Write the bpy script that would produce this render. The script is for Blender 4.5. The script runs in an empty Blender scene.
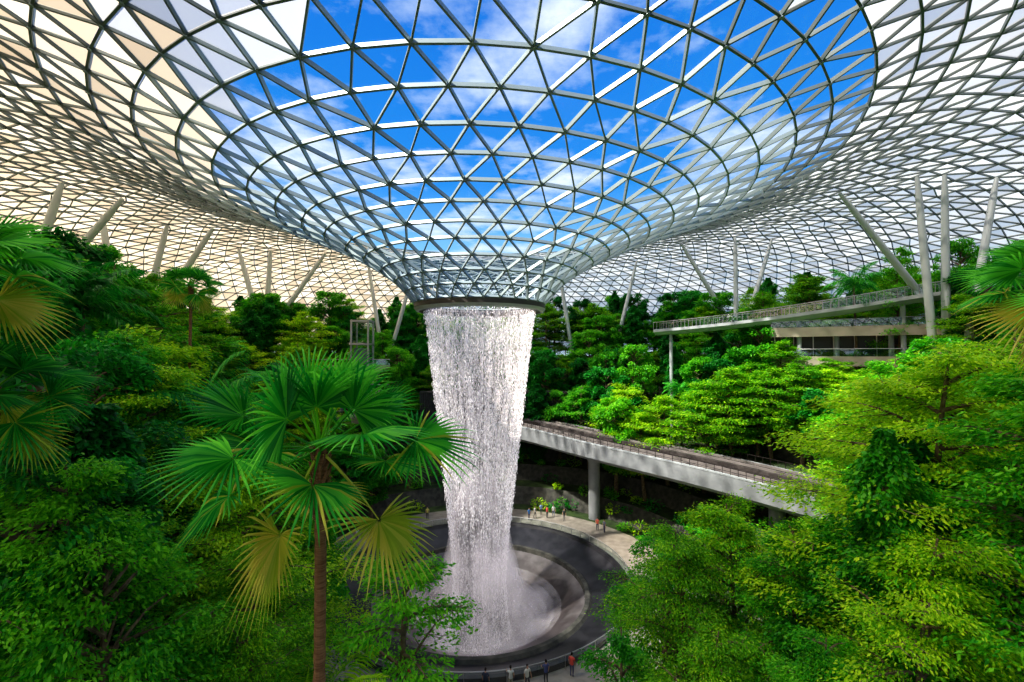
import bpy, bmesh, math, random
import numpy as np
from mathutils import Vector
random.seed(7); rng=np.random.default_rng(7)
S=bpy.context.scene
CX,CY=-3.5,50.0
EYE=24.2
try:
    S.view_settings.view_transform='Standard'
    S.view_settings.look='Medium High Contrast'
except Exception as e: print(e)
print('LOOK',S.view_settings.look)

# ---------------------------------------------------------------- materials
def newmat(name):
    m=bpy.data.materials.new(name); m.use_nodes=True
    nt=m.node_tree; nt.nodes.clear()
    return m,nt
def N(nt,t,**kw):
    n=nt.nodes.new(t)
    for k,v in kw.items():
        if k in n.inputs: n.inputs[k].default_value=v
        else: setattr(n,k,v)
    return n
def ramp(nt,stops):
    r=nt.nodes.new('ShaderNodeValToRGB')
    e=r.color_ramp.elements
    while len(e)<len(stops): e.new(0.5)
    for i,(p,c) in enumerate(stops):
        e[i].position=p; e[i].color=(c[0],c[1],c[2],1)
    return r
def pbr(name,col,rough=0.6,metal=0.0,col2=None,scale=3.0,bump=0.0,spec=0.5,emit=None,es=0,stretch=None):
    m,nt=newmat(name)
    o=N(nt,'ShaderNodeOutputMaterial'); b=N(nt,'ShaderNodeBsdfPrincipled')
    b.inputs['Roughness'].default_value=rough; b.inputs['Metallic'].default_value=metal
    b.inputs['Specular IOR Level'].default_value=spec
    b.inputs['Base Color'].default_value=(*col,1)
    nt.links.new(b.outputs[0],o.inputs[0])
    if col2 is not None or bump:
        tc=N(nt,'ShaderNodeTexCoord'); no=N(nt,'ShaderNodeTexNoise'); no.inputs['Scale'].default_value=scale; no.inputs['Detail'].default_value=5
        if stretch:
            mp=N(nt,'ShaderNodeMapping'); mp.inputs['Scale'].default_value=stretch
            nt.links.new(tc.outputs['Object'],mp.inputs[0]); nt.links.new(mp.outputs[0],no.inputs['Vector'])
        else: nt.links.new(tc.outputs['Object'],no.inputs['Vector'])
        if col2 is not None:
            r=ramp(nt,[(0.35,col),(0.65,col2)])
            nt.links.new(no.outputs['Fac'],r.inputs[0]); nt.links.new(r.outputs[0],b.inputs['Base Color'])
        if bump:
            bp=N(nt,'ShaderNodeBump'); bp.inputs['Strength'].default_value=bump
            nt.links.new(no.outputs['Fac'],bp.inputs['Height']); nt.links.new(bp.outputs[0],b.inputs['Normal'])
    if emit: 
        b.inputs['Emission Color'].default_value=(*emit,1); b.inputs['Emission Strength'].default_value=es
    return m
def leafmat(name,dark,mid,light,trans=0.45):
    m,nt=newmat(name)
    o=N(nt,'ShaderNodeOutputMaterial')
    g=N(nt,'ShaderNodeNewGeometry'); oi=N(nt,'ShaderNodeObjectInfo'); tc=N(nt,'ShaderNodeTexCoord')
    no=N(nt,'ShaderNodeTexNoise'); no.inputs['Scale'].default_value=0.55; no.inputs['Detail'].default_value=2
    nt.links.new(tc.outputs['Object'],no.inputs['Vector'])
    a=N(nt,'ShaderNodeMath',operation='MULTIPLY'); a.inputs[1].default_value=0.45
    nt.links.new(g.outputs['Random Per Island'],a.inputs[0])
    b=N(nt,'ShaderNodeMath',operation='MULTIPLY_ADD'); b.inputs[1].default_value=0.34
    nt.links.new(oi.outputs['Random'],b.inputs[0]); nt.links.new(a.outputs[0],b.inputs[2])
    c=N(nt,'ShaderNodeMath',operation='MULTIPLY_ADD'); c.inputs[1].default_value=0.6
    nt.links.new(no.outputs['Fac'],c.inputs[0]); nt.links.new(b.outputs[0],c.inputs[2])
    r=ramp(nt,[(0.25,dark),(0.62,mid),(0.95,light)])
    nt.links.new(c.outputs[0],r.inputs[0])
    d=N(nt,'ShaderNodeBsdfPrincipled'); d.inputs['Roughness'].default_value=0.45; d.inputs['Specular IOR Level'].default_value=0.3
    t=N(nt,'ShaderNodeBsdfTranslucent'); mx=N(nt,'ShaderNodeMixShader'); mx.inputs[0].default_value=trans
    nt.links.new(r.outputs[0],d.inputs['Base Color']); nt.links.new(r.outputs[0],t.inputs['Color'])
    nt.links.new(d.outputs[0],mx.inputs[1]); nt.links.new(t.outputs[0],mx.inputs[2]); nt.links.new(mx.outputs[0],o.inputs[0])
    return m
M_bark=pbr('bark',(0.10,0.065,0.04),0.9,col2=(0.22,0.16,0.10),scale=6,bump=0.4)
M_palmbark=pbr('palm_bark',(0.14,0.065,0.025),0.9,col2=(0.27,0.15,0.07),scale=5,bump=0.5,stretch=(1,1,8))
M_leafB=leafmat('leaf_bright',(0.022,0.18,0.004),(0.16,0.50,0.007),(0.60,0.84,0.02),.5)
M_leafM=leafmat('leaf_mid',(0.006,0.12,0.008),(0.045,0.38,0.010),(0.25,0.68,0.02),.5)
M_leafD=leafmat('leaf_dark',(0.003,0.055,0.014),(0.008,0.19,0.022),(0.04,0.42,0.03))
M_leafY=leafmat('leaf_yellow',(0.20,0.36,0.02),(0.45,0.55,0.05),(0.75,0.65,0.12))
M_palm=leafmat('palm_leaf',(0.003,0.10,0.014),(0.015,0.34,0.03),(0.20,0.72,0.06),0.45)
M_soil=pbr('terrace_soil',(0.02,0.035,0.012),0.95,col2=(0.05,0.09,0.02),scale=0.8,bump=0.3)
M_stone=pbr('stone_wall',(0.04,0.04,0.035),0.85,col2=(0.10,0.095,0.08),scale=1.5,bump=0.3)
M_pave=pbr('paving',(0.25,0.22,0.185),0.6,col2=(0.36,0.32,0.27),scale=1.2)
M_conc=pbr('concrete',(0.25,0.26,0.27),0.8,col2=(0.33,0.34,0.35),scale=0.6,spec=.2)
M_concl=pbr('concrete_light',(0.36,0.38,0.39),0.8,col2=(0.45,0.47,0.48),scale=0.6,spec=.2)
M_beige=pbr('beige_cladding',(0.36,0.31,0.24),0.7,col2=(0.46,0.40,0.31),scale=0.5)
M_track=pbr('track_bed',(0.022,0.018,0.017),0.9,col2=(0.045,0.036,0.034),scale=3,spec=.1)
M_rail=pbr('rail_steel',(0.50,0.49,0.49),0.4,metal=0.7)
M_railD=pbr('guide_rail',(0.24,0.21,0.20),0.7,spec=.2)
M_white=pbr('white_paint',(0.52,0.54,0.54),0.5)
M_steel=pbr('roof_steel',(0.15,0.18,0.18),0.5,metal=0.1)
M_steelin=pbr('roof_steel_light',(0.27,0.33,0.34),0.45,metal=0.15)
M_dark=pbr('dark_metal',(0.03,0.035,0.04),0.4)
M_rim=pbr('oculus_rim_bronze',(0.07,0.06,0.055),0.45)
M_basin=pbr('wet_slate',(0.014,0.014,0.018),0.35,col2=(0.036,0.036,0.042),scale=0.8,bump=0.05)
M_lamp=pbr('lamp_glow',(1,0.7,0.4),0.5,emit=(1,0.62,0.3),es=6)

def glassmat(name,tint,gl,rough=0.02):
    m,nt=newmat(name); o=N(nt,'ShaderNodeOutputMaterial')
    t=N(nt,'ShaderNodeBsdfTransparent'); t.inputs[0].default_value=(*tint,1)
    g=N(nt,'ShaderNodeBsdfGlossy'); g.inputs['Roughness'].default_value=rough
    mx=N(nt,'ShaderNodeMixShader'); mx.inputs[0].default_value=gl
    nt.links.new(t.outputs[0],mx.inputs[1]); nt.links.new(g.outputs[0],mx.inputs[2]); nt.links.new(mx.outputs[0],o.inputs[0])
    return m
M_glass=glassmat('roof_glass',(0.91,0.96,1.0),0.04)
M_railglass=glassmat('railing_glass',(0.78,0.88,0.88),0.12)
def shademat(name,cols,tw,tr_):
    m,nt=newmat(name); o=N(nt,'ShaderNodeOutputMaterial')
    g=N(nt,'ShaderNodeNewGeometry')
    r=ramp(nt,cols); nt.links.new(g.outputs['Random Per Island'],r.inputs[0])
    d=N(nt,'ShaderNodeBsdfDiffuse'); t=N(nt,'ShaderNodeBsdfTranslucent'); tr=N(nt,'ShaderNodeBsdfTransparent')
    nt.links.new(r.outputs[0],d.inputs[0]); nt.links.new(r.outputs[0],t.inputs[0])
    a=N(nt,'ShaderNodeMixShader'); a.inputs[0].default_value=tw
    b=N(nt,'ShaderNodeMixShader'); b.inputs[0].default_value=tr_
    nt.links.new(d.outputs[0],a.inputs[1]); nt.links.new(t.outputs[0],a.inputs[2])
    nt.links.new(a.outputs[0],b.inputs[1]); nt.links.new(tr.outputs[0],b.inputs[2]); nt.links.new(b.outputs[0],o.inputs[0])
    return m
M_shade=shademat('shade_panel',[(0,(0.32,0.35,0.40)),(0.5,(0.56,0.585,0.62)),(1,(0.84,0.85,0.85))],.5,.2)
M_shadeW=shademat('warm_lit_shade_panel',[(0,(0.48,0.38,0.25)),(0.5,(0.75,0.63,0.45)),(1,(0.96,0.86,0.68))],.6,.08)  # same shade panels, with warm light put into the colour

# ---------------------------------------------------------------- mesh builder
class MB:
    def __init__(s): s.v=[]; s.n=0; s.f=[]; s.m=[]
    def add(s,V,F,mat=0):
        V=np.asarray(V,float).reshape(-1,3); F=np.asarray(F,int)
        s.v.append(V); s.f.append(F+s.n); s.m.append(np.full(len(F),mat)); s.n+=len(V)
    def build(s,name,mats,smooth=False,loc=(0,0,0)):
        me=bpy.data.meshes.new(name)
        V=np.concatenate(s.v)
        tot=np.concatenate([np.full(len(f),f.shape[1]) for f in s.f])
        idx=np.concatenate([f.ravel() for f in s.f])
        me.vertices.add(len(V)); me.vertices.foreach_set('co',V.ravel().astype(np.float32))
        me.loops.add(len(idx)); me.loops.foreach_set('vertex_index',idx.astype(np.int32))
        me.polygons.add(len(tot)); st=np.concatenate([[0],np.cumsum(tot)[:-1]])
        me.polygons.foreach_set('loop_start',st.astype(np.int32)); me.polygons.foreach_set('loop_total',tot.astype(np.int32))
        me.polygons.foreach_set('material_index',np.concatenate(s.m).astype(np.int32))
        me.polygons.foreach_set('use_smooth',np.full(len(tot),bool(smooth)))
        for m in mats: me.materials.append(m)
        me.update(); me.validate()
        if name.startswith('_'): return me
        ob=bpy.data.objects.new(name,me); ob.location=loc; S.collection.objects.link(ob); return ob
def obj(name,me,loc=(0,0,0),rz=0,sc=(1,1,1)):
    o=bpy.data.objects.new(name,me); o.location=loc; o.rotation_euler=(0,0,rz); o.scale=sc
    S.collection.objects.link(o); return o
def tube(mb,pts,rad,seg=6,mat=0,cap=True):
    pts=np.asarray(pts,float); n=len(pts); rad=np.broadcast_to(np.asarray(rad,float),(n,))
    T=np.gradient(pts,axis=0); T/=np.linalg.norm(T,axis=1)[:,None]+1e-9
    ref=np.array([0,0,1.]) if abs(T[0,2])<0.9 else np.array([1.,0,0])
    A=np.cross(T,ref); A/=np.linalg.norm(A,axis=1)[:,None]+1e-9; B=np.cross(T,A)
    th=np.arange(seg)*2*np.pi/seg
    V=pts[:,None]+rad[:,None,None]*(np.cos(th)[None,:,None]*A[:,None]+np.sin(th)[None,:,None]*B[:,None])
    F=[[i*seg+j,i*seg+(j+1)%seg,(i+1)*seg+(j+1)%seg,(i+1)*seg+j] for i in range(n-1) for j in range(seg)]
    mb.add(V,F,mat)
    if cap:
        mb.add(V[-1],[list(range(seg))],mat); mb.add(V[0],[list(range(seg))[::-1]],mat)
def box(mb,c,s,rz=0,mat=0):
    x,y,z=[q/2 for q in s]
    V=np.array([[-x,-y,-z],[x,-y,-z],[x,y,-z],[-x,y,-z],[-x,-y,z],[x,-y,z],[x,y,z],[-x,y,z]])
    ca,sa=math.cos(rz),math.sin(rz); R=np.array([[ca,-sa,0],[sa,ca,0],[0,0,1]])
    mb.add(V@R.T+np.array(c),[[3,2,1,0],[4,5,6,7],[0,1,5,4],[1,2,6,5],[2,3,7,6],[3,0,4,7]],mat)
def lathe(mb,prof,seg=96,mat=0,a0=0,a1=2*math.pi,cx=CX,cy=CY):
    full=abs(a1-a0-2*math.pi)<1e-6
    th=np.linspace(a0,a1,seg,endpoint=not full); k=len(prof); P=np.array(prof,float)
    V=np.stack([cx+P[None,:,0]*np.cos(th)[:,None],cy+P[None,:,0]*np.sin(th)[:,None],np.broadcast_to(P[None,:,1],(seg,k))],-1)
    F=[[i*k+j,((i+1)%seg)*k+j,((i+1)%seg)*k+j+1,i*k+j+1] for i in range(seg if full else seg-1) for j in range(k-1)]
    mb.add(V,F,mat)

# ---------------------------------------------------------------- roof
pr=np.array([6.9,7.6,9.0,11.5,15,21,27,31,34,42,50,57,64,70,75,78,80])
pz=np.array([5.2,6.4,7.9,9.6,11.4,13.9,16.1,17.5,18.6,20.6,21.2,20.4,18.0,14.5,9.5,5.0,0.0])
def roofz(r):
    rr=np.asarray(r,float); return EYE+(np.interp(rr-0.8,pr,pz)+np.interp(rr,pr,pz)*2+np.interp(rr+0.8,pr,pz))/4
def roofpt(r,th):
    sm=np.clip((r-34)/44,0,1); sm=sm*sm*(3-2*sm)
    sx=1+0.22*sm
    return np.stack([CX+r*sx*np.cos(th),CY+r*np.sin(th),roofz(r)*np.ones_like(th)],-1)
def roof_at(x,y):
    r=math.hypot((x-CX)/1.1,y-CY)
    return float(roofz(r))
dense=np.linspace(7.0,80,3000); dz=roofz(dense); arc=np.concatenate([[0],np.cumsum(np.hypot(np.diff(dense),np.diff(dz)))])
rings=[]; s=0
CNT=[(0,28),(11,34),(15.5,40),(20,46),(24,54),(29.5,68),(32.5,86),(36,102),(41,118),(47,136),(54,158),(62,182)]
def nfor(r):
    n=28
    for a,b in CNT:
        if r>=a: n=b
    return n
while s<arc[-1]:
    r=float(np.interp(s,arc,dense)); n=nfor(r); rings.append((r,n))
    w=2*math.pi*r/n
    s+=min(max(0.86*w,1.5),2.9)
vid=[];V=[];off=0.0
for i,(r,n) in enumerate(rings):
    off=off+math.pi/n
    th=off+np.arange(n)*2*np.pi/n
    vid.append((len(V),n,off)); V.extend(roofpt(r,th).tolist())
V=np.array(V); tris=[]; edges=[]; trz=[]
for i in range(len(rings)):
    a,n,oa=vid[i]
    for j in range(n): edges.append((a+j,a+(j+1)%n,0,i))
    if i==len(rings)-1: break
    b,m,ob=vid[i+1]
    k0=round((oa-ob)/(2*np.pi/m)); p,q=0,k0
    angA=lambda t: oa+t*2*np.pi/n
    angB=lambda t: ob+t*2*np.pi/m
    edges.append((a,b+q%m,1,i))
    while p<n or q<k0+m:
        if p<n and (q>=k0+m or abs(angA(p+1)-angB(q))<=abs(angA(p)-angB(q+1))):
            tris.append((a+p%n,a+(p+1)%n,b+q%m)); p+=1
        else:
            tris.append((a+p%n,b+(q+1)%m,b+q%m)); q+=1
        trz.append(i)
        if not (p==n and q==k0+m): edges.append((a+p%n,b+q%m,1,i))
tris=np.array(tris); trz=np.array(trz); E=np.array(edges)
fn=np.cross(V[tris[:,1]]-V[tris[:,0]],V[tris[:,2]]-V[tris[:,0]]); fn/=np.linalg.norm(fn,axis=1)[:,None]
fn[fn[:,2]<0]*=-1
vn=np.zeros_like(V)
for k in range(3): np.add.at(vn,tris[:,k],fn)
vn/=np.linalg.norm(vn,axis=1)[:,None]+1e-9
roofmb=MB()
A=V[E[:,0]];B=V[E[:,1]];nn=vn[E[:,0]]+vn[E[:,1]]; nn/=np.linalg.norm(nn,axis=1)[:,None]
dd=B-A; dd/=np.linalg.norm(dd,axis=1)[:,None]; tt=np.cross(dd,nn); tt/=np.linalg.norm(tt,axis=1)[:,None]
rr=np.array([rings[i][0] for i in E[:,3]])
wd=np.where(rr<29,0.058,np.where(rr<55,0.055,0.055))[:,None]
wd=wd*np.where((E[:,2]==0)&(rr<40),1.2,1.0)[:,None]
dp=np.where(rr<29,0.25,0.20)[:,None]
cs=[]
for P in (A,B):
    cs+= [P+tt*wd+nn*dp*0.3,P-tt*wd+nn*dp*0.3,P-tt*wd-nn*dp,P+tt*wd-nn*dp]
VV=np.stack(cs,1).reshape(-1,3)
base=np.arange(len(E))[:,None]*8
F=np.concatenate([base+np.array(q)[None] for q in ([0,1,5,4],[1,2,6,5],[2,3,7,6],[3,0,4,7])])
mi=np.tile(np.where(rr<29,1,0),4)
roofmb.v.append(VV); roofmb.f.append(F+roofmb.n); roofmb.m.append(mi); roofmb.n+=len(VV)
sel=[k for k in range(len(V)) if math.hypot(V[k,0]-CX,V[k,1]-CY)<36]
for k in sel:
    p=V[k];n=vn[k]; tube(roofmb,[p+n*0.12,p-n*0.28],[0.13,0.13],6,1)
T=V[tris]; cen=T.mean(1,keepdims=True); c2=cen[:,0]
clear=np.hypot(c2[:,0]-(CX+6.0),c2[:,1]-(CY-2))<28.6
G=cen+(T-cen)*0.97
roofmb.add(G[clear],np.arange(clear.sum()*3).reshape(-1,3),2)
# warm light on the west roof painted in as cream panel colour; grey-white elsewhere
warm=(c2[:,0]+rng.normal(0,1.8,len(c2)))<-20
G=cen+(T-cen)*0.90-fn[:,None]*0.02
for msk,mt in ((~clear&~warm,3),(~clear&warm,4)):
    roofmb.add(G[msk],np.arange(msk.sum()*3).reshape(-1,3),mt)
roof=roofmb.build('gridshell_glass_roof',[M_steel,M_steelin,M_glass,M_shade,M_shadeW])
oc=MB()
lathe(oc,[(6.6,EYE+5.45),(7.15,EYE+5.45),(7.15,EYE+5.0),(6.9,EYE+4.75),(6.1,EYE+4.7),(6.1,EYE+5.2),(6.6,EYE+5.45)],96,0)
lathe(oc,[(7.17,EYE+4.98),(6.92,EYE+4.72),(6.6,EYE+4.66)],96,1)
oc.build('oculus_ring',[M_rim,M_white])

# ---------------------------------------------------------------- terrain
def terr(r,th):
    h=np.interp(r,[22.5,26,32,40,48,56,64,80],[0,2.5,6,12,17.5,22.5,25.0,25.5])
    f=1-0.32*np.clip(-np.sin(th),0,1)
    h=h*f
    st=2.6; q=np.floor(h/st); fr=h/st-q
    return st*(q+np.clip((fr-0.75)/0.25,0,1))
def ground(x,y):
    r=math.hypot(x-CX,y-CY); return float(terr(r,math.atan2(y-CY,x-CX))) if r>22.5 else 0.0
R=np.arange(22.4,92,0.55); TH=np.linspace(0,2*np.pi,200,endpoint=False)
RR,TT=np.meshgrid(R,TH); Z=terr(RR,TT)
Vt=np.stack([CX+RR*(1+0.2*np.clip((RR-50)/40,0,1))*np.cos(TT),CY+RR*np.sin(TT),Z-0.02],-1); nr=len(R); na=len(TH)
i=np.arange(na)[:,None]; j=np.arange(nr-1)[None]
F=np.stack([i*nr+j,i*nr+j+1,((i+1)%na)*nr+j+1,((i+1)%na)*nr+j],-1).reshape(-1,4)
tm=MB(); tm.add(Vt,F,0)
dzr=np.abs(np.diff(Z,axis=1)).reshape(-1); tm.m[-1]=np.where(dzr>0.5,1,0)
tm.build('terraced_valley_ground',[M_soil,M_stone])
fl=MB(); lathe(fl,[(15.7,0.0),(22.6,0.0)],128,0); fl.build('floor',[M_pave])
ext=MB(); lathe(ext,[(85,-0.5),(600,-0.5)],64,0); ext.build('outer_ground',[M_soil])

# ---------------------------------------------------------------- basin
bs=MB()
lathe(bs,[(15.9,-0.3),(15.9,0.45),(15.5,0.45),(15.3,0.1),(12.0,-1.15)],160,0)
lathe(bs,[(12.0,-1.15),(11.75,-0.9),(11.3,-0.9),(11.2,-1.4)],160,1)
bs.build('waterfall_basin',[M_basin,M_stone],smooth=False)
def watermat():
    m,nt=newmat('pool_water'); o=N(nt,'ShaderNodeOutputMaterial'); b=N(nt,'ShaderNodeBsdfPrincipled')
    b.inputs['Roughness'].default_value=0.42
    tc=N(nt,'ShaderNodeTexCoord'); ln=N(nt,'ShaderNodeVectorMath',operation='LENGTH')
    mp=N(nt,'ShaderNodeMapping'); mp.inputs['Scale'].default_value=(1,1,0); nt.links.new(tc.outputs['Object'],mp.inputs[0])
    nt.links.new(mp.outputs[0],ln.inputs[0])
    no=N(nt,'ShaderNodeTexNoise'); no.inputs['Scale'].default_value=0.7; no.inputs['Detail'].default_value=8
    nt.links.new(tc.outputs['Object'],no.inputs['Vector'])
    ma=N(nt,'ShaderNodeMath',operation='MULTIPLY_ADD'); ma.inputs[1].default_value=5.0
    nt.links.new(no.outputs['Fac'],ma.inputs[0]); nt.links.new(ln.outputs['Value'],ma.inputs[2])
    dv=N(nt,'ShaderNodeMath',operation='DIVIDE'); dv.inputs[1].default_value=15.0; nt.links.new(ma.outputs[0],dv.inputs[0])
    r=ramp(nt,[(0.25,(0.9,0.88,0.9)),(0.44,(0.36,0.33,0.34)),(0.64,(0.10,0.082,0.082)),(0.80,(0.055,0.045,0.045)),(0.93,(0.15,0.135,0.135))])
    nt.links.new(dv.outputs[0],r.inputs[0]); nt.links.new(r.outputs[0],b.inputs['Base Color'])
    n2=N(nt,'ShaderNodeTexNoise'); n2.inputs['Scale'].default_value=4; nt.links.new(tc.outputs['Object'],n2.inputs['Vector'])
    bp=N(nt,'ShaderNodeBump'); bp.inputs['Strength'].default_value=0.25; nt.links.new(n2.outputs['Fac'],bp.inputs['Height']); nt.links.new(bp.outputs[0],b.inputs['Normal'])
    nt.links.new(b.outputs[0],o.inputs[0]); return m
wm=MB(); lathe(wm,[(11.2,-1.4),(10.4,-1.8),(9,-2.6),(7,-4.0),(5,-5.2),(3,-6.0),(0.02,-6.3)],128,0,cx=0,cy=0)
wm.build('pool_water_bowl',[watermat()],smooth=True,loc=(CX,CY,0))

# ---------------------------------------------------------------- waterfall
def wfr(z):
    return np.interp(z,[-6.2,-3.7,0,4,8.3,19.3,26,28.9],[3.5,3.0,2.8,3.1,3.6,4.85,5.65,6.0])
def fallmat(name,lo,hi,sx,sz,col=(1.0,0.94,0.97),fine=True,em=0.05,amax=1.0):
    m,nt=newmat(name); o=N(nt,'ShaderNodeOutputMaterial')
    uv=N(nt,'ShaderNodeTexCoord')
    mp=N(nt,'ShaderNodeMapping'); mp.inputs['Scale'].default_value=(sx,sx,sz); nt.links.new(uv.outputs['Object'],mp.inputs[0])
    n1=N(nt,'ShaderNodeTexNoise'); n1.inputs['Scale'].default_value=1; n1.inputs['Detail'].default_value=3; n1.inputs['Roughness'].default_value=0.6
    nt.links.new(mp.outputs[0],n1.inputs['Vector'])
    src=n1.outputs['Fac']
    if fine:
        mp2=N(nt,'ShaderNodeMapping'); mp2.inputs['Scale'].default_value=(7,7,4.0); nt.links.new(uv.outputs['Object'],mp2.inputs[0])
        n2=N(nt,'ShaderNodeTexNoise'); n2.inputs['Scale'].default_value=1; n2.inputs['Detail'].default_value=1; nt.links.new(mp2.outputs[0],n2.inputs['Vector'])
        ad=N(nt,'ShaderNodeMath',operation='MULTIPLY_ADD'); ad.inputs[1].default_value=0.35
        nt.links.new(n2.outputs['Fac'],ad.inputs[0])
        h=N(nt,'ShaderNodeMath',operation='MULTIPLY'); h.inputs[1].default_value=0.65; nt.links.new(n1.outputs['Fac'],h.inputs[0])
        nt.links.new(h.outputs[0],ad.inputs[2]); src=ad.outputs[0]
    mr=N(nt,'ShaderNodeMapRange'); mr.inputs['From Min'].default_value=lo; mr.inputs['From Max'].default_value=hi; mr.inputs['To Max'].default_value=amax
    nt.links.new(src,mr.inputs['Value'])
    d=N(nt,'ShaderNodeBsdfDiffuse'); d.inputs[0].default_value=(*col,1)
    t=N(nt,'ShaderNodeBsdfTranslucent'); t.inputs[0].default_value=(*col,1)
    a=N(nt,'ShaderNodeMixShader'); a.inputs[0].default_value=0.5
    em_=N(nt,'ShaderNodeEmission'); em_.inputs[0].default_value=(*col,1); em_.inputs[1].default_value=em  # faint glow added so the water looks sunlit
    ads=N(nt,'ShaderNodeAddShader')
    tr=N(nt,'ShaderNodeBsdfTransparent'); b=N(nt,'ShaderNodeMixShader')
    nt.links.new(d.outputs[0],a.inputs[1]); nt.links.new(t.outputs[0],a.inputs[2])
    nt.links.new(a.outputs[0],ads.inputs[0]); nt.links.new(em_.outputs[0],ads.inputs[1])
    nt.links.new(mr.outputs[0],b.inputs[0]); nt.links.new(tr.outputs[0],b.inputs[1]); nt.links.new(ads.outputs[0],b.inputs[2]); nt.links.new(b.outputs[0],o.inputs[0])
    return m
wf=MB()
zs=np.linspace(28.9,-6.1,40)
lathe(wf,[(float(wfr(z)),z) for z in zs],128,0,cx=0,cy=0)
lathe(wf,[(float(wfr(z))*0.92,z) for z in zs],128,1,cx=0,cy=0)
for q in range(8):
    f=q/7
    lathe(wf,[(1.4+f*1.4,12-f*4),(2.0+f*1.5,6-f*2.0),(2.5+f*2.2,0-f*.5),(2.9+f*4.0,-2.9),(3.4+f*5.4,-5.8+f*3.4)],64,2,cx=0,cy=0)
nd=34000
ns_=340
st=rng.uniform(0,2*np.pi,ns_)
th=st[rng.integers(0,ns_,nd)]+rng.normal(0,0.010,nd)
z=rng.uniform(-6,28.9,nd); rr_=wfr(z)*(1.02-np.abs(rng.normal(0,0.06,nd)))+rng.normal(0,0.05,nd)
L=rng.uniform(0.05,0.22,nd); w=rng.uniform(0.014,0.032,nd)
k=7000
z[:k]=-6.0+np.abs(rng.normal(0,2.6,k)); th[:k]=rng.uniform(0,6.283,k); rr_[:k]=np.clip(2.6+np.abs(rng.normal(0,1.5,k))*np.clip(1.2-(z[:k]+6)/8,0.1,1.2),0,10)
L[:k]=rng.uniform(.02,.05,k); w[:k]=rng.uniform(.012,.022,k)
zmin=np.interp(rr_,[0,3,5,7,9,11.5],[-6.3,-6.0,-5.2,-4.0,-2.6,-1.4])+0.15; z=np.maximum(z,zmin+rng.uniform(0,.4,nd))
P=np.stack([rr_*np.cos(th),rr_*np.sin(th),z],-1)
o6=[np.array(q) for q in ((1,0,0),(0,1,0),(-1,0,0),(0,-1,0))]
vs=[P+np.stack([0*L,0*L,L],-1)]+[P+q*w[:,None] for q in o6]+[P-np.stack([0*L,0*L,L],-1)]
VV=np.stack(vs,1).reshape(-1,3); b6=np.arange(nd)[:,None]*6
F=np.concatenate([b6+np.array(q)[None] for q in ([0,1,2],[0,2,3],[0,3,4],[0,4,1],[5,2,1],[5,3,2],[5,4,3],[5,1,4])])
wf.add(VV,F,3)
M_drop=pbr('water_drop',(1.0,0.96,0.98),0.3,emit=(1.0,0.95,1.0),es=0.25)  # slight glow on the drops stands in for sunlight
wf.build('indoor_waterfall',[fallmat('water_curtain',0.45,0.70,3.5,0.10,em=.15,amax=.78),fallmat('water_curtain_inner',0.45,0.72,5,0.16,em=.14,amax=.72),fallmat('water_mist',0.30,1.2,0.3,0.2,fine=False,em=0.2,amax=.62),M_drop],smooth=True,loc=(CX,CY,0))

rl=MB()
def ringrail(mb,r,z0,h,a0,a1,seg=120):
    th=np.linspace(a0,a1,seg)
    tube(mb,np.stack([CX+r*np.cos(th),CY+r*np.sin(th),np.full(seg,z0+h)],-1),0.045,6,0)
    lathe(mb,[(r,z0+0.08),(r,z0+h-0.05)],seg,1,a0,a1)
    for t in np.linspace(a0,a1,seg//2): tube(mb,[[CX+r*math.cos(t),CY+r*math.sin(t),z0],[CX+r*math.cos(t),CY+r*math.sin(t),z0+h]],0.03,5,0)
ringrail(rl,16.15,0,1.1,0,2*math.pi-0.001,130)
rl.build('pool_railing',[M_rail,M_railglass])

# ---------------------------------------------------------------- train bridge
def catm(P,n=12):
    P=np.array(P,float); P=np.vstack([2*P[0]-P[1],P,2*P[-1]-P[-2]]); out=[]
    for i in range(1,len(P)-2):
        for t in np.linspace(0,1,n,endpoint=False):
            out.append(0.5*((2*P[i])+(-P[i-1]+P[i+1])*t+(2*P[i-1]-5*P[i]+4*P[i+1]-P[i+2])*t*t+(-P[i-1]+3*P[i]-3*P[i+1]+P[i+2])*t**3))
    out.append(P[-2]); return np.array(out)
def sweep(mb,path,prof,mat,closed=True):
    T=np.gradient(path,axis=0); T[:,2]=0; T/=np.linalg.norm(T,axis=1)[:,None]; U=np.stack([-T[:,1],T[:,0],0*T[:,0]],-1)
    k=len(prof); V=np.stack([path+U*u+np.array([0,0,v]) for u,v in prof],1); n=len(path)
    F=[[i*k+j,i*k+(j+1)%k,(i+1)*k+(j+1)%k,(i+1)*k+j] for i in range(n-1) for j in range(k if closed else k-1)]
    mb.add(V,F,mat)
    if closed: mb.add(V[0],[list(range(k))],mat); mb.add(V[-1],[list(range(k))[::-1]],mat)
bp=catm([(-4,84.5,12.9),(5,76.5,12.6),(14.3,65.8,12.0),(25.2,55.6,11.1),(33.5,47.4,10.2),(43,38,9.4)],14)
br=MB()
sweep(br,bp,[(-4.5,0),(-4.5,-2.0),(-3.4,-2.2),(-2.6,-2.9),(2.6,-2.9),(3.4,-2.2),(4.5,-2.0),(4.5,0),(4.25,0),(4.25,-.45),(-4.25,-.45),(-4.25,0)],0)
sweep(br,bp,[(-4.53,0.06),(-4.2,0.06),(-4.2,-0.12),(-4.53,-0.12)],4)
sweep(br,bp,[(-4.2,-0.43),(4.2,-0.43)],1,False)
for u in (-2.9,-1.2,1.2,2.9):
    sweep(br,bp,[(u-0.3,-0.42),(u+0.3,-0.42),(u+0.3,-0.05),(u-0.3,-0.05)],2)
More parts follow.
